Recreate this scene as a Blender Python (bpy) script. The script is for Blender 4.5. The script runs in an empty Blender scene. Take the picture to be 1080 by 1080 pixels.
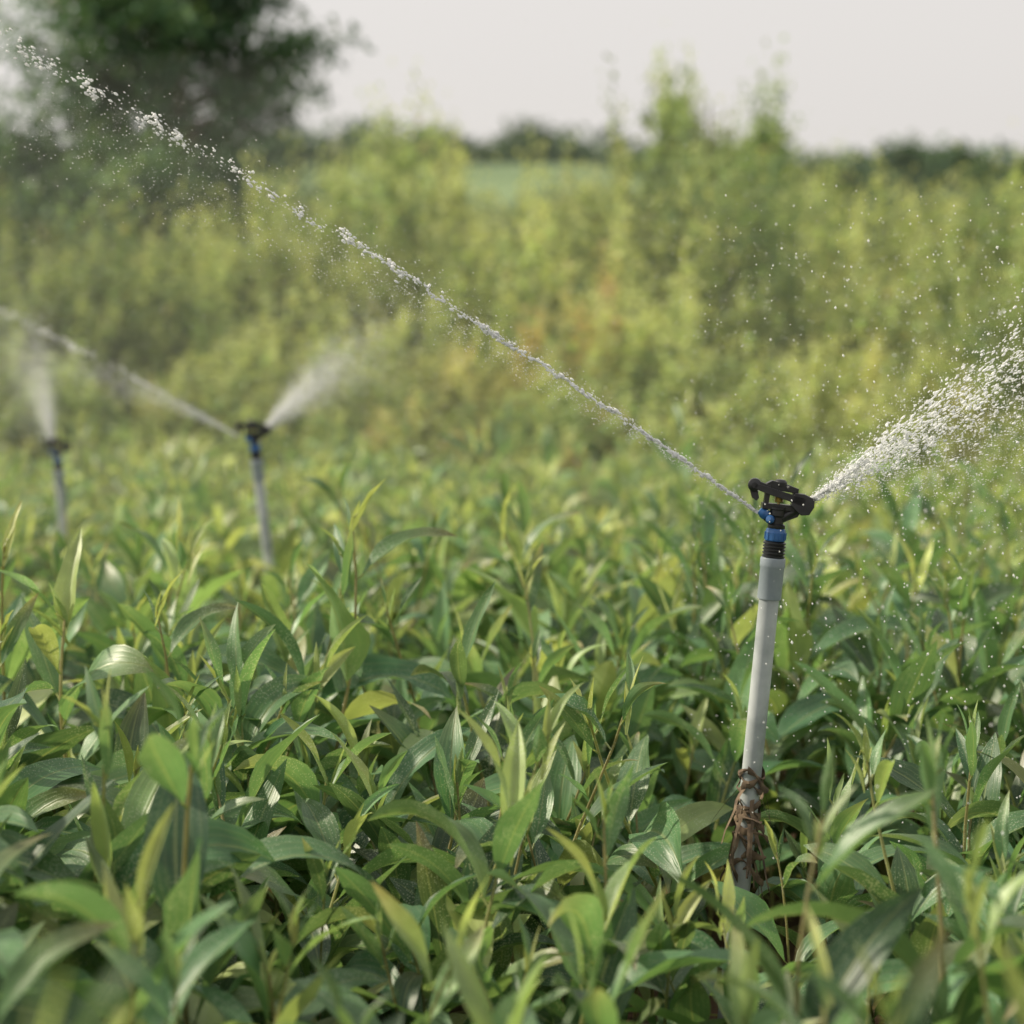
import bpy, bmesh, math, random
import numpy as np
from mathutils import Vector, Matrix
rng = np.random.default_rng(11)
random.seed(5)
scene = bpy.context.scene
col = scene.collection

# ------------------------------------------------------------------ helpers
def new_obj(name, mesh, parent=None, mat=None):
    ob = bpy.data.objects.new(name, mesh)
    col.objects.link(ob)
    if mat is not None:
        mesh.materials.append(mat)
    if parent is not None:
        ob.parent = parent
    return ob

def mesh_np(name, V, F, tint=None, uv=None, smooth=True):
    me = bpy.data.meshes.new(name)
    n, m, k = len(V), len(F), F.shape[1]
    me.vertices.add(n)
    me.vertices.foreach_set("co", V.astype(np.float32).ravel())
    me.loops.add(m * k)
    me.loops.foreach_set("vertex_index", F.astype(np.int32).ravel())
    me.polygons.add(m)
    me.polygons.foreach_set("loop_start", np.arange(0, m * k, k, dtype=np.int32))
    me.polygons.foreach_set("loop_total", np.full(m, k, dtype=np.int32))
    me.update(calc_edges=True)
    if smooth:
        me.polygons.foreach_set("use_smooth", np.ones(m, dtype=bool))
    if tint is not None:
        a = me.color_attributes.new("tint", 'FLOAT_COLOR', 'POINT')
        a.data.foreach_set("color", np.concatenate([tint, np.ones((n, 1))], 1).astype(np.float32).ravel())
    if uv is not None:
        a = me.color_attributes.new("luv", 'FLOAT_COLOR', 'POINT')
        a.data.foreach_set("color", np.concatenate([uv, np.zeros((n, 1)), np.ones((n, 1))], 1).astype(np.float32).ravel())
    return me

class Acc:
    def __init__(s): s.V=[]; s.F=[]; s.T=[]; s.U=[]; s.n=0
    def add(s, V, F, T, U):
        s.V.append(V); s.F.append(F+s.n); s.T.append(T); s.U.append(U); s.n+=len(V)
    def get(s):
        return np.concatenate(s.V), np.concatenate(s.F), np.concatenate(s.T), np.concatenate(s.U)

def rotz(a):
    c, s = math.cos(a), math.sin(a); return np.array([[c,-s,0],[s,c,0],[0,0,1]])
def rotx(a):
    c, s = math.cos(a), math.sin(a); return np.array([[1,0,0],[0,c,-s],[0,s,c]])
def roty(a):
    c, s = math.cos(a), math.sin(a); return np.array([[c,0,s],[0,1,0],[-s,0,c]])

def smooth(x, a, b):
    t = np.clip((x-a)/(b-a), 0, 1); return t*t*(3-2*t)

# ------------------------------------------------------------------ node materials
def new_mat(name):
    m = bpy.data.materials.new(name); m.use_nodes = True
    nt = m.node_tree; nt.nodes.clear()
    return m, nt
def N(nt, t, **kw):
    n = nt.nodes.new(t)
    for k, v in kw.items():
        setattr(n, k, v)
    return n
def L(nt, a, b): nt.links.new(a, b)
def mixc(nt, fac, a, b, mode='MIX'):
    n = nt.nodes.new('ShaderNodeMix'); n.data_type='RGBA'; n.blend_type=mode
    for sock, v in ((n.inputs[0], fac), (n.inputs[6], a), (n.inputs[7], b)):
        if isinstance(v, (int, float)): sock.default_value = v
        elif isinstance(v, tuple): sock.default_value = (*v, 1) if len(v)==3 else v
        else: L(nt, v, sock)
    return n.outputs[2]
def math_n(nt, op, a, b=0.0, clamp=False):
    n = nt.nodes.new('ShaderNodeMath'); n.operation=op; n.use_clamp=clamp
    for sock, v in ((n.inputs[0], a), (n.inputs[1], b)):
        if isinstance(v, (int, float)): sock.default_value = v
        else: L(nt, v, sock)
    return n.outputs[0]

def leaf_material(name, dark, mid, light, dead, rough=0.4, trans=0.3, veins=True, spots=True, spec=0.5):
    m, nt = new_mat(name)
    out = N(nt, 'ShaderNodeOutputMaterial')
    at = N(nt, 'ShaderNodeAttribute', attribute_name='tint')
    sep = N(nt, 'ShaderNodeSeparateColor'); L(nt, at.outputs['Color'], sep.inputs[0])
    geo = N(nt, 'ShaderNodeNewGeometry')
    tc = N(nt, 'ShaderNodeTexCoord')
    c = mixc(nt, math_n(nt, 'MULTIPLY', sep.outputs[0], 2.0, True), dark, mid)
    c = mixc(nt, math_n(nt, 'SUBTRACT', math_n(nt, 'MULTIPLY', sep.outputs[0], 2.0), 1.0, True), c, light)
    c = mixc(nt, sep.outputs[2], c, dead)
    br = math_n(nt, 'ADD', math_n(nt, 'MULTIPLY', sep.outputs[1], 0.9), 0.55)
    comb = N(nt, 'ShaderNodeCombineColor')
    for i in range(3): L(nt, br, comb.inputs[i])
    c = mixc(nt, 1.0, c, comb.outputs[0], 'MULTIPLY')
    if veins:
        ns = N(nt, 'ShaderNodeTexNoise'); ns.inputs['Scale'].default_value = 28; ns.inputs['Detail'].default_value = 3
        L(nt, tc.outputs['Object'], ns.inputs['Vector'])
        mott = N(nt, 'ShaderNodeMapRange'); mott.inputs[1].default_value=.3; mott.inputs[2].default_value=.7
        mott.inputs[3].default_value=.78; mott.inputs[4].default_value=1.2
        L(nt, ns.outputs[0], mott.inputs[0])
        comb2 = N(nt, 'ShaderNodeCombineColor')
        for i in range(3): L(nt, mott.outputs[0], comb2.inputs[i])
        c = mixc(nt, 1.0, c, comb2.outputs[0], 'MULTIPLY')
    c = mixc(nt, math_n(nt, 'MULTIPLY', geo.outputs['Backfacing'], 0.35), c, (mid[0]*1.4+.02, mid[1]*1.25+.02, mid[2]*1.4+.02))
    bump_h = None
    if veins:
        uv = N(nt, 'ShaderNodeAttribute', attribute_name='luv')
        s2 = N(nt, 'ShaderNodeSeparateColor'); L(nt, uv.outputs['Color'], s2.inputs[0])
        u = s2.outputs[0]
        w = math_n(nt, 'SINE', math_n(nt, 'MULTIPLY', u, 44.0))
        w = math_n(nt, 'MAXIMUM', w, 0.2)
        mid_v = math_n(nt, 'ABSOLUTE', math_n(nt, 'SUBTRACT', u, 0.5))
        rib = math_n(nt, 'SUBTRACT', 1.0, math_n(nt, 'MULTIPLY', mid_v, 24.0), True)
        c = mixc(nt, math_n(nt, 'MULTIPLY', rib, 0.4), c, (light[0], light[1], light[2]*1.2))
        c = mixc(nt, math_n(nt, 'MULTIPLY', w, 0.10), c, (light[0], light[1], light[2]*1.3))
        bump_h = math_n(nt, 'ADD', math_n(nt, 'MULTIPLY', w, 0.5), math_n(nt, 'MULTIPLY', rib, -1.0))
    if spots:
        vo = N(nt, 'ShaderNodeTexVoronoi'); vo.inputs['Scale'].default_value = 330
        L(nt, tc.outputs['Object'], vo.inputs['Vector'])
        n2 = N(nt, 'ShaderNodeTexNoise'); n2.inputs['Scale'].default_value = 14
        L(nt, tc.outputs['Object'], n2.inputs['Vector'])
        thr = math_n(nt, 'SUBTRACT', n2.outputs[0], 0.27, True)
        sp = math_n(nt, 'LESS_THAN', vo.outputs['Distance'], thr)
        c = mixc(nt, math_n(nt, 'MULTIPLY', sp, 0.35), c, (0.58, 0.62, 0.50))
    bs = N(nt, 'ShaderNodeBsdfPrincipled'); L(nt, c, bs.inputs['Base Color'])
    bs.inputs['Roughness'].default_value = rough
    bs.inputs['Specular IOR Level'].default_value = spec
    if bump_h is not None:
        bp = N(nt, 'ShaderNodeBump'); bp.inputs['Strength'].default_value=.35; bp.inputs['Distance'].default_value=.001
        L(nt, bump_h, bp.inputs['Height']); L(nt, bp.outputs[0], bs.inputs['Normal'])
    tr = N(nt, 'ShaderNodeBsdfTranslucent')
    tcg = mixc(nt, 1.0, c, (1.6, 1.55, 0.80), 'MULTIPLY'); L(nt, tcg, tr.inputs['Color'])
    mx = N(nt, 'ShaderNodeMixShader'); mx.inputs[0].default_value = trans
    L(nt, bs.outputs[0], mx.inputs[1]); L(nt, tr.outputs[0], mx.inputs[2])
    L(nt, mx.outputs[0], out.inputs[0])
    return m

def simple_mat(name, c1, c2, rough=.6, nscale=20, bump=.1, bdist=.002, metallic=0, spec=.5, detail=6, lo=.35, hi=.65):
    m, nt = new_mat(name)
    out = N(nt, 'ShaderNodeOutputMaterial'); bs = N(nt, 'ShaderNodeBsdfPrincipled')
    tc = N(nt, 'ShaderNodeTexCoord')
    ns = N(nt, 'ShaderNodeTexNoise'); ns.inputs['Scale'].default_value=nscale; ns.inputs['Detail'].default_value=detail
    L(nt, tc.outputs['Object'], ns.inputs['Vector'])
    mr = N(nt, 'ShaderNodeMapRange'); mr.inputs[1].default_value=lo; mr.inputs[2].default_value=hi
    L(nt, ns.outputs[0], mr.inputs[0])
    L(nt, mixc(nt, mr.outputs[0], c1, c2), bs.inputs['Base Color'])
    bs.inputs['Roughness'].default_value=rough; bs.inputs['Metallic'].default_value=metallic
    bs.inputs['Specular IOR Level'].default_value=spec
    bp = N(nt, 'ShaderNodeBump'); bp.inputs['Strength'].default_value=bump; bp.inputs['Distance'].default_value=bdist
    L(nt, ns.outputs[0], bp.inputs['Height']); L(nt, bp.outputs[0], bs.inputs['Normal'])
    L(nt, bs.outputs[0], out.inputs[0])
    return m

M_crop = leaf_material('crop_leaf', (.040,.115,.055), (.105,.215,.088), (.44,.48,.18), (.36,.25,.13), rough=.40, trans=.33, spec=.55)
M_weed = leaf_material('weed_leaf', (.070,.145,.065), (.190,.290,.115), (.45,.50,.22), (.42,.26,.13), rough=.55, trans=.35, veins=False, spots=False, spec=.3)  # weed greens, paled in the base colour to stand in for haze
M_tree = leaf_material('tree_leaf', (.040,.095,.050), (.075,.155,.075), (.17,.26,.12), (.2,.14,.08), rough=.5, trans=.3, veins=False, spots=False, spec=.35)
M_far = leaf_material('far_foliage_hazed', (.085,.140,.095), (.12,.185,.115), (.22,.29,.17), (.2,.16,.1), rough=.8, trans=.2, veins=False, spots=False, spec=.1)  # distance haze painted in: foliage colours lightened
M_bark = simple_mat('bark', (.13,.10,.085), (.25,.20,.175), rough=.9, nscale=25, bump=.6, bdist=.01)
M_black = simple_mat('black_plastic', (.010,.011,.013), (.024,.025,.027), rough=.34, nscale=60, bump=.05)
M_blue = simple_mat('blue_plastic', (.018,.085,.25), (.03,.13,.35), rough=.38, nscale=60, bump=.05)
M_pipe = simple_mat('pvc_pipe', (.27,.30,.31), (.47,.50,.51), rough=.42, nscale=16, bump=.08, detail=10, lo=.36, hi=.6)
M_coup = simple_mat('pvc_coupling', (.20,.24,.27), (.29,.33,.36), rough=.4, nscale=30, bump=.05)
M_brass = simple_mat('brass', (.45,.36,.12), (.55,.45,.18), rough=.35, nscale=80, metallic=.8)
M_twine = simple_mat('dry_twine', (.06,.042,.030), (.22,.155,.10), rough=.9, nscale=60, bump=.4)

def water_material(name, wfac, tfac):
    m, nt = new_mat(name)
    out = N(nt, 'ShaderNodeOutputMaterial')
    g = N(nt, 'ShaderNodeBsdfPrincipled')
    g.inputs['Base Color'].default_value=(.95,.97,1,1); g.inputs['Roughness'].default_value=.08
    g.inputs['Transmission Weight'].default_value=1; g.inputs['IOR'].default_value=1.33
    d = N(nt, 'ShaderNodeBsdfDiffuse'); d.inputs[0].default_value=(.97,.98,.98,1)
    t = N(nt, 'ShaderNodeBsdfTranslucent'); t.inputs[0].default_value=(.97,.98,.98,1)
    a = N(nt, 'ShaderNodeMixShader'); a.inputs[0].default_value=.4
    L(nt, d.outputs[0], a.inputs[1]); L(nt, t.outputs[0], a.inputs[2])
    b = N(nt, 'ShaderNodeMixShader'); b.inputs[0].default_value=wfac
    L(nt, g.outputs[0], b.inputs[1]); L(nt, a.outputs[0], b.inputs[2])
    tp = N(nt, 'ShaderNodeBsdfTransparent')
    e = N(nt, 'ShaderNodeMixShader'); e.inputs[0].default_value=tfac
    L(nt, b.outputs[0], e.inputs[1]); L(nt, tp.outputs[0], e.inputs[2])
    L(nt, e.outputs[0], out.inputs[0])
    return m
M_water = water_material('water_drops', .86, .0)
M_mist = water_material('water_mist', 1.0, .30)

# ------------------------------------------------------------------ terrain
def terrain_z(x, y):
    base = .02*np.sin(x*1.7+.4)*np.cos(y*1.3) + .012*np.sin(x*4.1+y*3.3)
    hill_h = 12.8 - 1.8*smooth(x/np.maximum(y,1), .02, .16) + .4*np.sin(x/np.maximum(y,1)*18+1)
    rise = smooth(y, 35, 195)
    return base + rise*hill_h + smooth(y, 22, 60)*.5*np.sin(x*.11+y*.05) - 6*smooth(y, 260, 900)
ys = np.concatenate([np.arange(-30, 0, 2), np.arange(0, 14, .12), np.arange(14, 60, 1.0), np.arange(60, 260, 5), np.geomspace(260, 4000, 24)])
us = np.concatenate([np.linspace(-1, -.14, 40), np.linspace(-.137, .137, 90), np.linspace(.14, 1, 40)])
VV = []
for yy in ys:
    half = 12 + abs(yy)*1.3
    xs = us*half
    VV.append(np.stack([xs, np.full_like(xs, yy), terrain_z(xs, yy)], 1))
V = np.concatenate(VV)
nx, ny = len(us), len(ys)
ii, jj = np.meshgrid(np.arange(nx-1), np.arange(ny-1))
a = (jj*nx+ii).ravel()
F = np.stack([a, a+1, a+1+nx, a+nx], 1)
me = mesh_np('ground', V, F)
m, nt = new_mat('soil_and_grass')
out = N(nt, 'ShaderNodeOutputMaterial'); bs = N(nt, 'ShaderNodeBsdfPrincipled'); bs.inputs['Roughness'].default_value=.95
bs.inputs['Specular IOR Level'].default_value=.15
tc = N(nt, 'ShaderNodeTexCoord'); sx = N(nt, 'ShaderNodeSeparateXYZ'); L(nt, tc.outputs['Object'], sx.inputs[0])
n1 = N(nt, 'ShaderNodeTexNoise'); n1.inputs['Scale'].default_value=9; n1.inputs['Detail'].default_value=10; L(nt, tc.outputs['Object'], n1.inputs['Vector'])
n3 = N(nt, 'ShaderNodeTexNoise'); n3.inputs['Scale'].default_value=.09; n3.inputs['Detail'].default_value=6; L(nt, tc.outputs['Object'], n3.inputs['Vector'])
soil = mixc(nt, n1.outputs[0], (.05,.032,.022), (.17,.11,.075))
mr = N(nt, 'ShaderNodeMapRange'); mr.inputs[1].default_value=.38; mr.inputs[2].default_value=.62; L(nt, n3.outputs[0], mr.inputs[0])
grass = mixc(nt, mr.outputs[0], (.115,.175,.085), (.18,.25,.12))  # field green, lightened so the colour carries the terrain haze
fy = N(nt, 'ShaderNodeMapRange'); fy.inputs[1].default_value=9; fy.inputs[2].default_value=24; L(nt, sx.outputs[1], fy.inputs[0])
L(nt, mixc(nt, fy.outputs[0], soil, grass), bs.inputs['Base Color'])
bp = N(nt, 'ShaderNodeBump'); bp.inputs['Strength'].default_value=.8; bp.inputs['Distance'].default_value=.03
L(nt, n1.outputs[0], bp.inputs['Height']); L(nt, bp.outputs[0], bs.inputs['Normal']); L(nt, bs.outputs[0], out.inputs[0])
new_obj('ground', me, mat=m)

# ------------------------------------------------------------------ crop plants
def make_leaf(Ln, W, th0, curl, fold, falc, roll, nseg, nc, wavy=0.0):
    t = np.linspace(0, 1, nseg+1)
    th = th0 - curl*t**1.3
    dt = Ln/nseg
    py = np.concatenate([[0], np.cumsum(np.cos((th[1:]+th[:-1])/2)*dt)])
    pz = np.concatenate([[0], np.cumsum(np.sin((th[1:]+th[:-1])/2)*dt)])
    w = W*.5*(np.sin(np.pi*np.clip(t, 0, 1)**.86)**.9)*(1-.10*t)
    w = np.maximum(w, .0012); w[-1] = .0003; w[0] = .0016
    ty, tz = np.cos(th), np.sin(th)
    Vs=[]; U=[]
    cs = np.linspace(-1, 1, nc+1)
    rl = roll*t
    for c in cs:
        lat = c*w*math.cos(fold)
        up = abs(c)*w*math.sin(fold) + wavy*w*np.sin(t*11+c*2)*abs(c)
        la = lat*np.cos(rl) - up*np.sin(rl); u2 = lat*np.sin(rl)+up*np.cos(rl)
        Vs.append(np.stack([la + falc*t**2*Ln, py - tz*u2, pz + ty*u2], 1))
        U.append(np.stack([np.full_like(t, (c+1)/2), t], 1))
    V = np.stack(Vs, 1).reshape(-1, 3); U = np.stack(U, 1).reshape(-1, 2)
    ii, jj = np.meshgrid(np.arange(nc), np.arange(nseg)); a=(jj*(nc+1)+ii).ravel()
    F = np.stack([a, a+1, a+nc+2, a+nc+1], 1)
    return V, F, U

def tube(P, R, k=5):
    P = np.asarray(P, float); n=len(P)
    T = np.gradient(P, axis=0); T/= np.linalg.norm(T,axis=1,keepdims=True)+1e-9
    ref = np.array([0.3,.9,.2]); A = np.cross(T, ref); A/=np.linalg.norm(A,axis=1,keepdims=True)+1e-9; B=np.cross(T,A)
    an = np.arange(k)/k*2*np.pi
    V = P[:,None]+ (np.cos(an)[None,:,None]*A[:,None]+np.sin(an)[None,:,None]*B[:,None])*np.asarray(R)[:,None,None]
    V = V.reshape(-1,3)
    F=[]
    for i in range(n-1):
        for j in range(k):
            F.append([i*k+j, i*k+(j+1)%k, (i+1)*k+(j+1)%k, (i+1)*k+j])
    return V, np.array(F)

def make_plant(hi, kind):
    acc = Acc()
    tall = kind==1
    H = rng.uniform(.46,.60) if tall else rng.uniform(.34, .46)
    lean = rng.uniform(-.10,.10,2)
    nst = 10
    t = np.linspace(0,1,nst)
    P = np.stack([lean[0]*t**1.5+.010*np.sin(t*7+rng.uniform(0,6)), lean[1]*t**1.5+.010*np.sin(t*6+rng.uniform(0,6)), H*t],1)
    R = .0036*(1-t)+.0015*t
    V,F = tube(P,R, 6 if hi else 3)
    T = np.tile([.85,.35,.30 if rng.random()<.5 else .6],(len(V),1)); acc.add(V,F,T,np.full((len(V),2),.3))
    nl = rng.integers(12,16)
    ang = rng.uniform(0,6.28)
    nseg,nc = (10,4) if hi else (5,2)
    for i in range(nl):
        f = .20+.80*(i/(nl-1))
        if tall: f=f**.85*(.80 if i<nl-3 else 1.0)
        ang += 2.4+rng.uniform(-.45,.45)
        pos = np.array([np.interp(f,t,P[:,k]) for k in range(3)])
        top = smooth(np.array(f),.78,1.0).item()
        Ln = rng.uniform(.115,.195)*(1-(.66 if tall else .38)*top)*(0.8+.2*smooth(np.array(f),.2,.5).item())
        W = Ln*rng.uniform(.28,.41)*(1-.40*top)
        th0 = rng.uniform(.55,1.25)*(1-top)+rng.uniform(1.0,1.5)*top
        curl = rng.uniform(.25,2.2)*(1-.6*top)
        if rng.random()<.25: curl*=.3
        fold = rng.uniform(.1,.55)+.45*top*rng.random()
        V,F,U = make_leaf(Ln,W,th0,curl,fold,rng.uniform(-.22,.22),rng.uniform(-1.3,1.3),nseg,nc,rng.uniform(0,.22))
        M = rotz(ang)
        V = V@M.T
        pet = np.array([-math.sin(ang),math.cos(ang),1.1])*.008
        V = V+pos+pet
        hue = np.clip(rng.normal(.27,.17)+.42*top**1.5*rng.random()+(.40 if rng.random()<.10 else 0),0,1)
        brn = 1.0 if rng.random()<.012 else 0.0
        tipbrn = .8*rng.random() if rng.random()<.24 else 0
        T = np.zeros((len(V),3)); T[:,0]=hue; T[:,1]=rng.uniform(.05,1.15); T[:,2]=np.maximum(brn*.75, tipbrn*U[:,1]**3)
        acc.add(V,F,T,U)
        V,F = tube(np.stack([pos,pos+pet*.6,pos+pet*1.05]),[.0012,.0012,.0014],4 if hi else 3)
        acc.add(V,F,np.tile([.8,.5,.1],(len(V),1)),np.full((len(V),2),.3))
    for i in range(rng.integers(2,5)):
        a2=rng.uniform(0,6.28)
        V,F,U=make_leaf(rng.uniform(.03,.075),rng.uniform(.007,.015),rng.uniform(1.1,1.55),rng.uniform(-.2,.5),.6,0,rng.uniform(-.5,.5),max(nseg//2,3),2)
        V=V@rotz(a2).T+P[-1]-np.array([0,0,rng.uniform(0,.05)])
        T=np.zeros((len(V),3)); T[:,0]=rng.uniform(.55,1); T[:,1]=rng.uniform(.4,.8)
        acc.add(V,F,T,U)
    return acc.get()

hiP = [make_plant(True, 1 if k%4==0 else 0) for k in range(30)]
loP = [make_plant(False, 1 if k%4==0 else 0) for k in range(16)]
talls = [hiP[k] for k in range(0,28,4)]

def place(acc, tpl, x, y, z, s, rz, tilt, hue=0., br=0., brown=0., sz=1.):
    V,F,T,U = tpl
    M = rotx(tilt[0])@roty(tilt[1])@rotz(rz)
    V2 = (V*np.array([s,s,s*sz]))@M.T+np.array([x,y,z])
    T2 = T.copy(); T2[:,0]=np.clip(T2[:,0]+hue,0,1); T2[:,1]=np.clip(T2[:,1]+br,0,1.3)
    if brown: T2[:,2]=np.clip(T2[:,2]+brown,0,1)
    acc.add(V2,F,T2,U)

PB = (.275, 2.70)     # foot of the nearest sprinkler
acc = Acc()
y = .85
cnt=0
while y < 11.0:
    sp = .120 if y<4.5 else .132
    half = .30*y + .9
    x = -half + rng.uniform(0,sp)
    while x < half:
        px_, py_ = x+rng.uniform(-.5,.5)*sp, y+rng.uniform(-.5,.5)*sp
        x += sp
        dx, dy = px_-PB[0], py_-PB[1]
        if math.hypot(dx,dy) < .11: continue
        if abs(dx+.02)<.085 and 2.28<py_<2.7: continue     # trampled in front of the post
        if math.hypot((px_-.43)/.11,(py_-3.02)/.20)<1: continue    # bare soil patch
        low=1.
        for (qx,qy,qr) in ((-.60,5.40,.6),(-1.375,6.5,1.1)):   # kept low around the other posts
            if abs(px_-qx*(py_/qy))<.17 and qy-qr<py_<qy: low=.60
        big = .5*math.sin(px_*2.1+1.3)*math.cos(py_*1.7)+.5*math.sin(px_*5.3+py_*3.1)
        s = rng.uniform(.78,1.17)*(1+.10*big)*low
        if py_<3.4 and px_<-.12*py_: s*=1.14
        if py_<3.2 and px_>.17*py_: s*=1.06
        if py_<1.75: s*=.88
        if py_>5: s*=rng.uniform(.72,.96)
        if abs(dx)<.18 and 1.9<py_<2.75: s*=.82
        tpl = hiP[rng.integers(len(hiP))] if py_<4.6 else loP[rng.integers(len(loP))]
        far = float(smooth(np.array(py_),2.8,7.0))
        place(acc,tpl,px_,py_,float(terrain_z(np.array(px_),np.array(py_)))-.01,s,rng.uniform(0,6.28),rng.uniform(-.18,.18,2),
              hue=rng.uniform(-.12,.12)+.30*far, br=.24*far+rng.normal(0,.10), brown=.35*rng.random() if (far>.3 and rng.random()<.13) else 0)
        cnt+=1
    y += sp
for (hx,hy,hs) in [(-.34,2.25,1.12),(-.02,2.42,1.05),(.12,2.2,1.0),(.45,2.30,.95),(.57,2.55,1.0),(-.62,2.5,1.2),(-.55,2.05,1.0),(.03,2.7,1.05),(-.16,3.1,1.05),(-.28,1.95,.9),(-.80,3.2,1.15)]:
    place(acc,talls[rng.integers(len(talls))],hx,hy,0,hs,rng.uniform(0,6.28),rng.uniform(-.1,.1,2),hue=.06)
V,F,T,U = acc.get()
print('crop plants',cnt,'faces',len(F))
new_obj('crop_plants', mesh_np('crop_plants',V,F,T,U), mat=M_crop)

acc = Acc()
for i in range(3200):
    yy = rng.uniform(.9,6); xx = rng.uniform(-1,1)*(.3*yy+.5)
    V,F,U = make_leaf(rng.uniform(.05,.13),rng.uniform(.012,.03),rng.uniform(-.1,.4),rng.uniform(-.4,.6),.3,rng.uniform(-.2,.2),rng.uniform(-1,1),4,2)
    V = V@rotz(rng.uniform(0,6.28)).T+np.array([xx,yy,float(terrain_z(np.array(xx),np.array(yy)))+.008+.01*rng.random()])
    T = np.zeros((len(V),3)); T[:,0]=.6; T[:,1]=rng.uniform(0,.5); T[:,2]=rng.uniform(.4,1)
    acc.add(V,F,T,U)
V,F,T,U=acc.get()
new_obj('leaf_litter', mesh_np('leaf_litter',V,F,T,U), mat=M_crop)

# ------------------------------------------------------------------ tall weeds
def quads(P, Ln, W, dirs, nrm):
    side = np.cross(dirs,nrm); side/=np.linalg.norm(side,axis=1,keepdims=True)+1e-9
    n=len(P); Ln=Ln[:,None]; W=W[:,None]
    a=P; m1=P+dirs*Ln*.5+side*W*.5; m2=P+dirs*Ln*.5-side*W*.5
    e=P+dirs*Ln - nrm*Ln*.25
    V=np.stack([a,m1,e,m2],1).reshape(-1,3)
    b=np.arange(n)*4
    F=np.stack([b,b+1,b+2,b+3],1)
    return V,F
def unit(v): return v/(np.linalg.norm(v,axis=-1,keepdims=True)+1e-9)

def make_weed(kind):
    acc=Acc(); H=1.0
    nb = rng.integers(5,10)
    t=np.linspace(0,1,7)
    stems=[]
    lean=rng.uniform(-.14,.14,2)
    main=np.stack([lean[0]*t**1.5,lean[1]*t**1.5,H*t],1); stems.append((main,.006))
    for b in range(nb):
        f=rng.uniform(.25,.85); a=rng.uniform(0,6.28); ln=rng.uniform(.18,.45)*(1.15-f*.7)
        p0=np.array([np.interp(f,t,main[:,k]) for k in range(3)])
        out_=np.array([math.cos(a),math.sin(a),0])
        tt=np.linspace(0,1,4)[:,None]
        st=p0+out_*ln*.50*tt+np.array([0,0,1])*ln*tt**1.2*.90
        stems.append((st,.003))
    for st,r in stems:
        V,F=tube(st,np.linspace(r,r*.3,len(st)),3)
        acc.add(V,F,np.tile([.7,.4,.35],(len(V),1)),np.zeros((len(V),2)))
        ln=np.linalg.norm(st[-1]-st[0]); n=int(64*ln/1.0*(1.6 if r<.005 else 1.0))
        f=rng.uniform(.12 if r>.005 else 0,1,n)**.8; idx=f*(len(st)-1)
        P=np.stack([np.interp(idx,np.arange(len(st)),st[:,k]) for k in range(3)],1)
        a=rng.uniform(0,6.28,n); el=rng.uniform(-.3,1.0,n)
        d=np.stack([np.cos(a)*np.cos(el),np.sin(a)*np.cos(el),np.sin(el)],1)
        nr=unit(np.stack([-np.cos(a)*np.sin(el),-np.sin(a)*np.sin(el),np.cos(el)],1)+rng.normal(0,.35,(n,3)))
        Ls=rng.uniform(.045,.10,n)*(1.15-.55*P[:,2]); W=Ls*rng.uniform(.3,.6,n)
        V,F=quads(P,Ls,W,d,nr)
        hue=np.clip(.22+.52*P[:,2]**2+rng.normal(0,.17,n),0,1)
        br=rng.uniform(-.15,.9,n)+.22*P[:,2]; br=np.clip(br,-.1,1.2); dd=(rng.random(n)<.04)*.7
        T=np.repeat(np.stack([hue,br,dd],1),4,0)
        acc.add(V,F,T,np.zeros((len(V),2)))
        n=22; P=st[-1]+rng.normal(0,1,(n,3))*np.array([.018,.018,.060])-np.array([0,0,.02])
        d=unit(rng.normal(0,1,(n,3))+np.array([0,0,1.])); nr=unit(rng.normal(0,1,(n,3)))
        V,F=quads(P,np.full(n,.026),np.full(n,.014),d,nr)
        T=np.repeat(np.stack([np.clip(rng.normal(.90,.12,n),0,1),rng.uniform(.5,1.1,n),rng.random(n)*.2],1),4,0)
        acc.add(V,F,T,np.zeros((len(V),2)))
    return acc.get()
WD=[make_weed(k) for k in range(16)]
env_s=np.array([-.50,-.24,-.20,-.16,-.11,-.08,-.060,-.045,-.03,-.01,.02,.05,.065,.075,.09,.105,.12,.125,.15,.18,.24,.50])
env_h=np.array([1.55,1.60,1.66,1.72,1.72,1.74,2.00,2.28,2.28,2.02,1.96,1.98,2.15,2.36,2.50,2.38,2.18,1.86,1.80,1.72,1.76,1.7])
ncl=170
clx=rng.uniform(-6.5,6.5,ncl); cly=rng.uniform(8,17,ncl); clh=rng.normal(0,.15,ncl); cls=rng.uniform(.82,1.08,ncl); clb=np.clip(rng.normal(0,.22,ncl),-.4,.22)
acc=Acc(); wc=0
y=7.9
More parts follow.
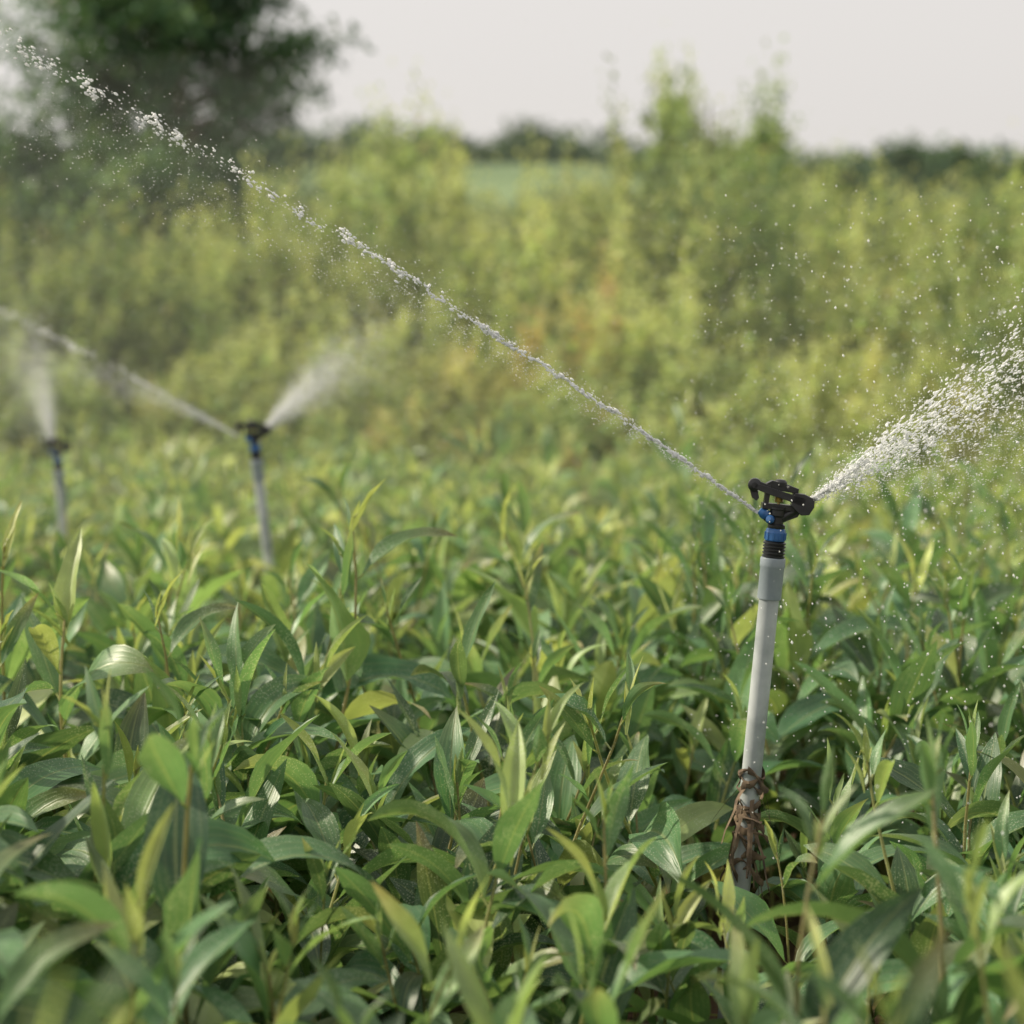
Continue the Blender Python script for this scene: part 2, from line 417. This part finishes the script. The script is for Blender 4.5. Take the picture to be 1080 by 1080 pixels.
while y<16.5:
    sp=.21 if y<11 else .25
    half=.32*y+1.2
    x=-half
    while x<half:
        X,Y=x+rng.uniform(-.5,.5)*sp,y+rng.uniform(-.5,.5)*sp; x+=sp
        s_=X/Y
        k=np.argmin((clx-X)**2+(cly-Y)**2); kd=math.hypot(clx[k]-X,cly[k]-Y)
        eh=float(np.interp(s_,env_s,env_h)); eh=1+(eh-1)*Y/13.
        f=float(smooth(np.array(Y+.6*math.sin(X*1.3)+.3*math.sin(X*4)),7.9,13.2))
        h=(.36*(1-f)+eh*f)*rng.uniform(.66,1.0)*cls[k]*(1.08-.30*min(kd,.8))
        if rng.random()<.09: h*=1.22
        h=min(h,eh*1.08)
        if f<.25 and rng.random()<.45: continue
        dead=0.
        if 8.0<Y<11.0 and -.07<s_<.05 : dead=.80*rng.random() if rng.random()<.34 else 0
        elif f<.5 and rng.random()<.12: dead=.4*rng.random()
        hue=clh[k]+.08*rng.normal()
        if s_<-.13: hue-=.12
        if s_>.065 and s_<.13 and Y>11.5: hue-=.28
        if s_>.13: hue+=.08
        V,F,T,U=WD[rng.integers(len(WD))]
        sxy=(.85+.35*h)
        V2=(V*np.array([sxy,sxy,h]))@(rotx(rng.uniform(-.10,.10))@roty(rng.uniform(-.10,.10))@rotz(rng.uniform(0,6.28))).T+np.array([X,Y,0])
        T2=T.copy(); T2[:,0]=np.clip(T2[:,0]+hue,0,1); T2[:,2]=np.clip(T2[:,2]+dead,0,1)
        T2[:,1]=np.clip(T2[:,1]+clb[k]+rng.normal(0,.12),-.1,1.3)
        acc.add(V2,F,T2,U); wc+=1
    y+=sp
V,F,T,U=acc.get(); print('weeds',wc,len(F))
new_obj('tall_weeds', mesh_np('tall_weeds',V,F,T,smooth=False), mat=M_weed)

# ------------------------------------------------------------------ trees and shrubs
def cloud(centers, radii, per, size, flat=.8, huebase=.3, accent=.2):
    C=np.repeat(centers,per,0); R=np.repeat(radii,per)
    n=len(C)
    d=unit(rng.normal(0,1,(n,3))); r=R*rng.random(n)**.45
    P=C+d*r[:,None]*np.array([1,1,flat])
    dr=unit(d+rng.normal(0,.8,(n,3))); nr=unit(rng.normal(0,.7,(n,3))+np.array([0,0,.8])+d*.4)
    Ls=size*rng.uniform(.6,1.4,n); V,F=quads(P,Ls,Ls*rng.uniform(.35,.6,n),dr,nr)
    clh=np.repeat(rng.normal(0,.15,len(centers)),per)
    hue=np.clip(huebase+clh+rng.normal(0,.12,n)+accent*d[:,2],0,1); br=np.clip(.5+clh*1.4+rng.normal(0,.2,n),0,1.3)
    T=np.repeat(np.stack([hue,br,(rng.random(n)<.02)*.5],1),4,0)
    return V,F,T

def build_tree(name, base, H, W, ntips, per, size, mat, lowfrac=.2, seed=1, cl=.22, huebase=.3, nstem=3):
    r=np.random.default_rng(seed)
    root=bpy.data.objects.new(name,None); col.objects.link(root); root.location=base
    acc=Acc(); tips=[]
    for s in range(nstem):
        a=r.uniform(0,6.28); t=np.linspace(0,1,9)
        ox,oy=math.cos(a)*W*.16*(nstem>1),math.sin(a)*W*.16*(nstem>1)
        Pm=np.stack([ox*t+.04*H*.3*np.sin(t*5+a),oy*t+.03*H*.3*np.sin(t*4+a*2),H*.93*t],1)
        V,F=tube(Pm,np.linspace(.016*H,.003*H,9),8); acc.add(V,F,np.zeros((len(V),3)),np.zeros((len(V),2)))
        for b in range(ntips//nstem):
            f=r.uniform(lowfrac,1.0)
            p0=np.array([np.interp(f,t,Pm[:,k]) for k in range(3)])
            prof=math.sin(math.pi*min(1,max(0.08,(f-lowfrac*.6)/(1.08-lowfrac*.6))))**.7
            ln=W*.5*prof*r.uniform(.45,1.0); aa=r.uniform(0,6.28); tt=np.linspace(0,1,5)[:,None]
            st=p0+np.array([math.cos(aa),math.sin(aa),0])*ln*tt+np.array([0,0,1])*ln*r.uniform(.2,.8)*tt**1.3
            V,F=tube(st,np.linspace(.0045*H,.001*H,5),4); acc.add(V,F,np.zeros((len(V),3)),np.zeros((len(V),2)))
            for q in (.55,.8,1.0):
                tips.append(np.array([np.interp(q,np.linspace(0,1,5),st[:,k]) for k in range(3)])+r.normal(0,.04,3)*W*.4)
    V,F,T,U=acc.get()
    new_obj(name+'_trunk_and_limbs',mesh_np(name+'_wood',V,F),parent=root,mat=M_bark)
    tips=np.array(tips); rad=cl*r.uniform(.55,1.25,len(tips))*W/2.2
    V,F,T=cloud(tips,rad,per,size,huebase=huebase)
    new_obj(name+'_crown',mesh_np(name+'_crown',V,F,T,smooth=False),parent=root,mat=mat)
    return root

build_tree('tree',(-2.95,17.5,0),4.55,2.75,186,56,.085,M_tree,lowfrac=.14,seed=4,cl=.165,nstem=3,huebase=.42)
build_tree('shrub',(-4.15,16.8,0),2.5,2.4,75,60,.08,M_tree,lowfrac=.05,seed=8,cl=.24,huebase=.5)
build_tree('shrub',(-3.1,15.9,0),2.15,2.0,60,55,.08,M_tree,lowfrac=.05,seed=9,cl=.24,huebase=.6)
build_tree('shrub',(-5.6,18.0,0),2.8,2.6,70,55,.09,M_tree,lowfrac=.05,seed=10,cl=.24,huebase=.5)
build_tree('shrub',(1.40,16.3,0),2.75,1.0,36,34,.075,M_weed,lowfrac=.05,seed=13,cl=.22,huebase=.12,nstem=2)
build_tree('shrub',(1.85,16.5,0),2.45,.8,30,30,.075,M_weed,lowfrac=.05,seed=14,cl=.22,huebase=.15,nstem=2)

def bush_mass(name,x0,x1,y0,y1,hmin,hmax,n,per,size,rad,mat,huebase=.3,seed=1):
    r=np.random.default_rng(seed)
    xs=r.uniform(x0,x1,n); yy=r.uniform(y0,y1,n)
    prof=.5+.25*np.sin(xs*.35+seed)+.25*np.sin(xs*.9+seed*2)
    top=hmin+(hmax-hmin)*np.clip(prof+r.normal(0,.15,n),0,1)
    zz=terrain_z(xs,yy)
    C=np.stack([xs,yy,zz+top*r.uniform(.15,.9,n)],1)
    V,F,T=cloud(C,rad*r.uniform(.6,1.3,n),per,size,huebase=huebase)
    return new_obj(name,mesh_np(name,V,F,T,smooth=False),mat=mat)
bush_mass('bushes',-12,0,38,46,1.8,3.2,170,150,.28,.9,M_far,.35,3)
bush_mass('bushes',4.0,15,36,46,2.0,3.3,260,150,.28,.9,M_far,.15,5)
bush_mass('bushes',-30,40,80,92,1.2,3.0,330,110,.5,1.6,M_far,.4,6)
bush_mass('distant_treeline',-110,110,188,204,2.4,4.4,1300,70,.9,2.2,M_far,.05,7)
build_tree('tree',(13.3,70,float(terrain_z(np.array(13.3),np.array(70.)))),5.4,3.8,60,70,.32,M_far,lowfrac=.3,seed=21,cl=.3,nstem=1,huebase=.0)

# ------------------------------------------------------------------ sprinklers
def bm_obj(name, fn, mat, parent, smooth_=True, bevel=0.0):
    bm=bmesh.new(); fn(bm); me=bpy.data.meshes.new(name); bm.to_mesh(me); bm.free()
    if smooth_:
        for p in me.polygons: p.use_smooth=True
    ob=new_obj(name,me,parent,mat)
    if bevel:
        b=ob.modifiers.new('b','BEVEL'); b.width=bevel; b.segments=2; b.limit_method='ANGLE'
    try:
        if smooth_:
            me.set_sharp_from_angle(angle=math.radians(35))
    except Exception: pass
    return ob
def lathe(bm, prof, seg=32, M=Matrix.Identity(4)):
    rings=[]
    for (r,z) in prof:
        rings.append([bm.verts.new(M@Vector((r*math.cos(a*2*math.pi/seg),r*math.sin(a*2*math.pi/seg),z))) for a in range(seg)])
    for i in range(len(rings)-1):
        for j in range(seg):
            bm.faces.new([rings[i][j],rings[i][(j+1)%seg],rings[i+1][(j+1)%seg],rings[i+1][j]])
    bm.faces.new(rings[0][::-1]); bm.faces.new(rings[-1])
def box(bm, c, s, M=Matrix.Identity(4)):
    T=M@Matrix.Translation(c)@Matrix.Diagonal((s[0],s[1],s[2],1))
    bmesh.ops.create_cube(bm,size=1,matrix=T)
def prism(bm, pts, y0, y1, M=Matrix.Identity(4)):
    a=[bm.verts.new(M@Vector((x,y0,z))) for x,z in pts]; b=[bm.verts.new(M@Vector((x,y1,z))) for x,z in pts]
    n=len(pts)
    bm.faces.new(a); bm.faces.new(b[::-1])
    for i in range(n): bm.faces.new([a[i],b[i],b[(i+1)%n],a[(i+1)%n]][::-1])
    bmesh.ops.recalc_face_normals(bm,faces=bm.faces)

def sprinkler(base, head, yaw=0., tie=True):
    root=bpy.data.objects.new('sprinkler',None); col.objects.link(root); root.location=base
    ax=Vector(head)-Vector(base); Lp=ax.length
    q=Vector((0,0,1)).rotation_difference(ax.normalized())
    root.rotation_mode='QUATERNION'; root.rotation_quaternion=q@Matrix.Rotation(yaw,3,'Z').to_quaternion()
    z0=Lp
    hs=1.14
    S=Matrix.Translation((0,0,z0))@Matrix.Scale(hs,4)@Matrix.Translation((0,0,-z0))
    bm_obj('riser_pipe',lambda bm: lathe(bm,[(.0126,-.12),(.0128,0),(.0128,z0-.082),(.0128,z0-.04)],40),M_pipe,root)
    bm_obj('pipe_coupling',lambda bm: lathe(bm,[(.0130,z0-.092),(.0150,z0-.0915),(.0153,z0-.089),(.0153,z0-.052),(.0160,z0-.0505),(.0162,z0-.048),(.0162,z0-.040),(.0156,z0-.0385),(.012,z0-.038)],40),M_coup,root)
    th=[]
    zz=z0-.038
    for i in range(5):
        th+= [(.0128,zz),(.0146,zz+.001),(.0146,zz+.0024),(.0128,zz+.0036)]; zz+=.0042
    bm_obj('threaded_adapter',lambda bm: lathe(bm,th+[(.0115,zz)],36),M_black,root)
    def collar(bm):
        lathe(bm,[(.0112,z0-.017),(.0132,z0-.0165),(.0134,z0-.015),(.0134,z0-.006),(.0122,z0-.002),(.0104,z0)],10)
        for k in range(10):
            a=k*math.pi/5; box(bm,(0,0,0),(.002,.0030,.0095),Matrix.Rotation(a,4,'Z')@Matrix.Translation((.0130,0,z0-.0102)))
    bm_obj('blue_collar',collar,M_blue,root,False,.0004)
    def body(bm):
        lathe(bm,[(.0090,z0-.002),(.0098,z0),(.0098,z0+.003),(.0074,z0+.005),(.0074,z0+.012),(.0090,z0+.014),(.0090,z0+.020),(.0105,z0+.021),(.0105,z0+.0235),(.006,z0+.0245)],28,S)
        lathe(bm,[(.0060,-.002),(.0064,.0),(.0064,.010),(.0052,.012)],20,S@Matrix.Translation((-.003,0,z0+.007))@Matrix.Rotation(math.radians(-56),4,'Y'))
        lathe(bm,[(.0056,-.002),(.0058,.0),(.0056,.024),(.0045,.030)],20,S@Matrix.Translation((.006,0,z0+.012))@Matrix.Rotation(math.radians(55),4,'Y'))
        prism(bm,[(.004,z0+.006),(.022,z0+.014),(.027,z0+.024),(.008,z0+.022)],-.004,.004,S)
    bm_obj('body',body,M_black,root)
    def noz(bm):
        lathe(bm,[(.0045,.0),(.0062,.001),(.0064,.005),(.0052,.008),(.0040,.0105),(.0034,.0105)],16,S@Matrix.Translation((-.0115,-.001,z0+.0125))@Matrix.Rotation(math.radians(-56),4,'Y'))
        lathe(bm,[(.0040,.0),(.0050,.001),(.0048,.004),(.0030,.006)],12,S@Matrix.Translation((-.0075,-.006,z0+.009))@Matrix.Rotation(math.radians(75),4,'X')@Matrix.Rotation(math.radians(-35),4,'Y'))
    bm_obj('blue_nozzle',noz,M_blue,root)
    def frame(bm):
        z=z0+.0225
        prism(bm,[(-.017,z),(-.0120,z),(-.0100,z+.0255),(-.0160,z+.0262)],-.0055,.0055,S)
        prism(bm,[(.0135,z),(.0195,z),(.0205,z+.0230),(.0150,z+.0236)],-.0055,.0055,S)
        prism(bm,[(-.0160,z+.0262),(-.0150,z+.0205),(.0170,z+.0180),(.0206,z+.0230),(.004,z+.0280),(-.010,z+.0300)],-.0062,.0062,S)
        prism(bm,[(-.0185,z-.002),(.0215,z-.002),(.0215,z+.004),(-.0185,z+.0045)],-.0072,.0072,S)
        lathe(bm,[(.0070,z+.024),(.0072,z+.029),(.0050,z+.0315),(.002,z+.032)],20,S)
    bm_obj('bridge_frame',frame,M_black,root,False,.0006)
    bm_obj('pivot_pin',lambda bm: lathe(bm,[(.0018,z0+.022),(.0018,z0+.048)],10,S),M_brass,root)
    def spring(bm):
        seg=130; prev=None
        for i in range(seg+1):
            a=i*.42; r=.0046; z=z0+.0285+i/seg*.011
            c=Vector((r*math.cos(a),r*math.sin(a),z)); rd=Vector((math.cos(a),math.sin(a),0))
            ring=[bm.verts.new(S@(c+rd*.0006*math.cos(t)+Vector((0,0,.0006*math.sin(t))))) for t in (0,1.57,3.14,4.71)]
            if prev:
                for k in range(4): bm.faces.new([prev[k],prev[(k+1)%4],ring[(k+1)%4],ring[k]])
            prev=ring
    bm_obj('spring',spring,M_brass,root)
    def arm(bm):
        R=S@Matrix.Translation((0,0,z0+.0385))@Matrix.Rotation(math.radians(13),4,'Y')@Matrix.Rotation(math.radians(-7),4,'Z')
        prism(bm,[(-.029,-.0030),(-.012,-.0045),(.012,-.0045),(.030,-.0060),(.030,.0045),(.012,.0035),(-.012,.0035),(-.029,.0030)],-.0105,-.0065,R)
        prism(bm,[(.016,-.0085),(.030,-.0155),(.0385,-.0120),(.0410,-.002),(.0385,.0065),(.026,.0080),(.016,.006)],-.0105,.0075,R)
        lathe(bm,[(.0034,-.0095),(.0076,-.008),(.0080,.000),(.0076,.007),(.0034,.0085)],18,R@Matrix.Translation((-.0290,-.002,.0005))@Matrix.Rotation(math.radians(90),4,'X'))
        prism(bm,[(-.034,-.004),(-.028,-.0135),(-.0215,-.0155),(-.0200,-.0115),(-.023,-.006),(-.0225,-.001)],-.0075,.0035,R)
        prism(bm,[(-.0285,.0),(-.012,-.003),(-.012,.0055),(-.0285,.0065)],-.0095,-.002,R)
    bm_obj('swing_arm',arm,M_black,root,False,.0007)
    if tie:
        r=random.Random(3)
        def tw(bm):
            for k in range(14):
                a0=r.uniform(0,6.28); zc=.378+r.uniform(-.085,.045); n=22; prev=None; turns=r.uniform(.8,1.6)
                for i in range(n):
                    a=a0+i/n*6.28*turns; rr=.0142+r.uniform(0,.003)+(.0+.02*max(0,(i-n*.75)/n*4)**2)
                    c=Vector((rr*math.cos(a),rr*math.sin(a),zc+.006*math.sin(i*.8+k)-.03*max(0,(i-n*.7)/n*3)))
                    w=.0032+.0022*math.sin(i+k)
                    ring=[bm.verts.new(c+Vector((0,0,w))),bm.verts.new(c+Vector((math.cos(a),math.sin(a),0))*.0012),bm.verts.new(c-Vector((0,0,w)))]
                    if prev:
                        bm.faces.new([prev[0],prev[1],ring[1],ring[0]]); bm.faces.new([prev[1],prev[2],ring[2],ring[1]])
                    prev=ring
            for k in range(22):
                a=r.uniform(0,6.28); c=Vector((.015*math.cos(a),.015*math.sin(a),.36+r.uniform(-.07,.05))); d=Vector((math.cos(a),math.sin(a),r.uniform(-3.4,-.6))).normalized(); prev=None
                ln=r.uniform(.03,.085)
                for i in range(7):
                    p=c+d*ln*i/6+Vector((0,0,-.03*(i/6)**2))+Vector((r.uniform(-1,1),r.uniform(-1,1),0))*.0015
                    w=.0026*(1-i/7)+.0004; sd=Vector((-math.sin(a),math.cos(a),.3))*w
                    ring=[bm.verts.new(p+sd),bm.verts.new(p-sd)]
                    if prev: bm.faces.new([prev[0],prev[1],ring[1],ring[0]])
                    prev=ring
        bm_obj('dry_twine_tie',tw,M_twine,root)
    return root

sprinkler((.272,2.70,0),(.336,2.70,.728),0,True)
sprinkler((-.580,5.40,0),(-.652,5.40,.668),.2,False)
sprinkler((-1.355,6.50,0),(-1.387,6.50,.560),.6,False)

# ------------------------------------------------------------------ water
def ico(sub=1):
    bm=bmesh.new(); bmesh.ops.create_icosphere(bm,subdivisions=sub,radius=1); V=np.array([v.co[:] for v in bm.verts]); F=np.array([[v.index for v in f.verts] for f in bm.faces]); bm.free(); return V,F
IV,IF=ico(1)
OV=np.array([[1,0,0],[-1,0,0],[0,1,0],[0,-1,0],[0,0,1],[0,0,-1.]]); OF=np.array([[0,2,4],[2,1,4],[1,3,4],[3,0,4],[2,0,5],[1,2,5],[3,1,5],[0,3,5]])
def drops(name,P,r,D,stretch,mat,hi=True,parent=None):
    TV,TF=(IV,IF) if hi else (OV,OF)
    n=len(P); D=unit(D); A=unit(np.cross(D,np.array([.2,.9,.37]))); B=np.cross(D,A)
    a=(TV[:,0][None,:,None]*A[:,None]+TV[:,1][None,:,None]*B[:,None]); b=TV[:,2][None,:,None]*D[:,None]*stretch[:,None,None]
    V=(P[:,None]+(a+b)*r[:,None,None])
    if hi: V=V+rng.normal(0,.10,V.shape)*r[:,None,None]
    F=(TF[None]+(np.arange(n)*len(TV))[:,None,None]).reshape(-1,3)
    return new_obj(name,mesh_np(name,V.reshape(-1,3),F),mat=mat,parent=parent)
G=np.array([0,0,-9.81])
def vel(az,el,sp): return np.stack([np.cos(el)*np.cos(az),np.cos(el)*np.sin(az),np.sin(el)],-1)*np.asarray(sp)[...,None]
def traj(p0,v,t): return p0+v*t[:,None]+.5*G*t[:,None]**2, v+G*t[:,None]
def jet_root():
    r=bpy.data.objects.new('water_spray',None); col.objects.link(r); return r

def stream(parent,p0,az,el,speed,tmax,n,core,scatter,rmin,rmax,hi=True,breakup=.35,thin=.5,name='stream'):
    t=tmax*rng.random(n)**1.1
    f=t/tmax
    nb=150; bc=np.sort(tmax*rng.random(nb)**.95); bw=rng.uniform(.2,1,nb)**1.3; bw/=bw.sum()
    pick=bc[rng.choice(nb,n,p=bw)]; tb=np.abs(pick+rng.normal(0,.0011,n)*(.4+1.8*pick/tmax))
    use=rng.random(n)<smooth(f,.0,breakup)*.84
    t=np.where(use,tb,t); f=t/tmax
    keep=rng.random(n)<(1-thin*smooth(f,.12,.9)); t=t[keep]; f=f[keep]; n=len(t)
    key=np.minimum((t/tmax*nb).astype(int),nb+1)
    wa=rng.normal(0,1,nb+2)[key]*scatter*.4; we=rng.normal(0,1,nb+2)[key]*scatter*.4
    v=vel(az+wa+rng.normal(0,1,n)*scatter*(.5+.6*f),el+we+rng.normal(0,1,n)*scatter*(.5+.6*f),speed*np.ones(n))
    P,D=traj(np.array(p0),v,t); P=P+rng.normal(0,core,(n,3))
    r=(rmin+(rmax-rmin)*rng.random(n)**2.0)*(.85+.25*f)
    drops(name,P,r,D,rng.uniform(1.0,2.6,n),M_water,hi,parent)
def fan(parent,p0,az,el,speed,tsc,n,core,sa,se,r0,r1,mat,hi,name,droop=0.,st=(1,2.)):
    t=tsc*np.abs(rng.normal(0,.75,n)); t=np.minimum(t,tsc*2.6)
    a=az+rng.normal(0,sa,n); e=el+rng.normal(0,se,n)-np.abs(rng.normal(0,1,n))*droop*np.minimum(t/tsc,2)
    v=vel(a,e,speed*(1-.25*rng.random(n)*(droop>0)))
    P,D=traj(np.array(p0),v,t); P=P+rng.normal(0,core,(n,3))
    r=r0+(r1-r0)*rng.random(n)**2
    drops(name,P,r,D,rng.uniform(*st,n),mat,hi,parent)

PI=math.pi
w1=jet_root()
stream(w1,(.322,2.70,.741),PI-.16,math.radians(34.8),9.5,.30,4000,.0010,.0080,.0005,.0024,thin=.72)
fan(w1,(.322,2.70,.741),PI-.16,math.radians(34),9.5,.15,4800,.001,.040,.036,.0003,.0009,M_mist,False,'fine_mist',droop=.03)
for k in range(6):
    fan(w1,(.379,2.69,.764),-.05+rng.normal(0,.10),math.radians(28+2.6*k),8.0,.050,430,.0012,.022,.022,.0004,.0015,M_water,True,'splash_%d'%k,st=(1.3,3.6))
fan(w1,(.379,2.69,.764),-.05,math.radians(33),7.5,.09,1500,.002,.20,.13,.0005,.0020,M_water,True,'splash_drops',droop=.12,st=(1,2.6))
fan(w1,(.379,2.69,.764),-.05,math.radians(29),7.0,.11,12000,.003,.26,.20,.0003,.0010,M_mist,False,'fine_mist',droop=.34)
w2=jet_root()
stream(w2,(-.695,5.40,.690),PI+.12,math.radians(31),8.0,.20,1300,.0015,.013,.0008,.0030,hi=False)
fan(w2,(-.695,5.40,.690),PI+.12,math.radians(29),8.0,.10,6000,.002,.06,.06,.0005,.0012,M_mist,False,'fine_mist',droop=.1)
fan(w2,(-.63,5.40,.700),.15,math.radians(45),6.0,.042,1500,.002,.13,.10,.0007,.0022,M_water,False,'splash_drops')
fan(w2,(-.63,5.40,.700),.15,math.radians(44),6.0,.055,14000,.003,.22,.16,.0004,.0012,M_mist,False,'fine_mist',droop=.08)
w3=jet_root()
fan(w3,(-1.397,6.5,.600),PI*.75,math.radians(76),6.0,.045,700,.002,.2,.10,.0007,.0020,M_water,False,'splash_drops')
fan(w3,(-1.397,6.5,.600),PI*.85,math.radians(74),6.0,.055,13000,.003,.3,.17,.0004,.0013,M_mist,False,'fine_mist',droop=.06)
fan(w3,(-1.397,6.5,.600),PI*.95,math.radians(50),7.0,.10,5000,.003,.4,.40,.0004,.0013,M_mist,False,'drifting_mist',droop=.1)
def drift(n,lo,hi_,r0,r1):
    P=rng.uniform(lo,hi_,(n,3)); return drops('drifting_spray',P,rng.uniform(r0,r1,n),np.tile([0.1,0,-1.],(n,1))+rng.normal(0,.3,(n,3)),rng.uniform(1,1.8,n),M_mist,False)
drift(4200,(.25,2.3,.35),(1.1,4.0,1.15),.0004,.0012)
drift(450,(.35,2.0,.45),(1.1,3.2,1.1),.0009,.0017)
drift(6000,(-2.6,3.8,.65),(.6,8.0,1.75),.0005,.0012)

# real airborne mist: nested thin banks hanging over the sprinkler row (soft edge)
def vol_mat(name,dens,colr):
    m,nt=new_mat(name); out=N(nt,'ShaderNodeOutputMaterial'); v=N(nt,'ShaderNodeVolumeScatter')
    v.inputs['Color'].default_value=(*colr,1); v.inputs['Density'].default_value=dens; v.inputs['Anisotropy'].default_value=.3
    L(nt,v.outputs[0],out.inputs['Volume']); return m
def vol_ell(name,c,r,dens):
    bm=bmesh.new(); bmesh.ops.create_icosphere(bm,subdivisions=3,radius=1,matrix=Matrix.Translation(c)@Matrix.Diagonal((*r,1)))
    me=bpy.data.meshes.new(name); bm.to_mesh(me); bm.free(); new_obj(name,me,mat=vol_mat(name,dens,(1,.995,.98)))
vol_ell('mist',(-1.3,6.7,.85),(3.6,1.5,.95),.022)

# ------------------------------------------------------------------ light
sun_el,sun_az=math.radians(36),math.radians(-78)     # azimuth from +Y towards +X
sd=Vector((math.cos(sun_el)*math.sin(sun_az),math.cos(sun_el)*math.cos(sun_az),math.sin(sun_el)))
ld=bpy.data.lights.new('sun','SUN'); ld.energy=5.0; ld.angle=math.radians(1.5); ld.color=(1,.89,.69)
lo=bpy.data.objects.new('sun',ld); col.objects.link(lo); lo.rotation_euler=sd.to_track_quat('Z','Y').to_euler(); lo.location=(-5,5,10)
w=bpy.data.worlds.new('World'); scene.world=w; w.use_nodes=True; nt=w.node_tree; nt.nodes.clear()
out=N(nt,'ShaderNodeOutputWorld'); bg=N(nt,'ShaderNodeBackground'); bg.inputs[1].default_value=.135
sky=N(nt,'ShaderNodeTexSky'); sky.sky_type='NISHITA'; sky.sun_disc=False; sky.sun_elevation=sun_el; sky.sun_rotation=sun_az
sky.dust_density=4; sky.air_density=1.0; sky.ozone_density=1
hs=N(nt,'ShaderNodeHueSaturation'); hs.inputs['Saturation'].default_value=.22; L(nt,sky.outputs[0],hs.inputs['Color'])
c=mixc(nt,.7,hs.outputs[0],(7.0,6.65,6.35)); L(nt,c,bg.inputs[0]); L(nt,bg.outputs[0],out.inputs[0])

# ------------------------------------------------------------------ camera
cd=bpy.data.cameras.new('camera'); cam=bpy.data.objects.new('camera',cd); col.objects.link(cam)
cd.sensor_fit='HORIZONTAL'; cd.sensor_width=24; cd.lens=50; cd.clip_start=.05; cd.clip_end=6000
cam.location=(0,0,1.0); cam.rotation_euler=(math.radians(90-5.33),0,0)
cd.dof.use_dof=True; cd.dof.focus_distance=2.66; cd.dof.aperture_fstop=2.3
scene.camera=cam
scene.view_settings.view_transform='Standard'; scene.view_settings.look='None'; scene.view_settings.exposure=0
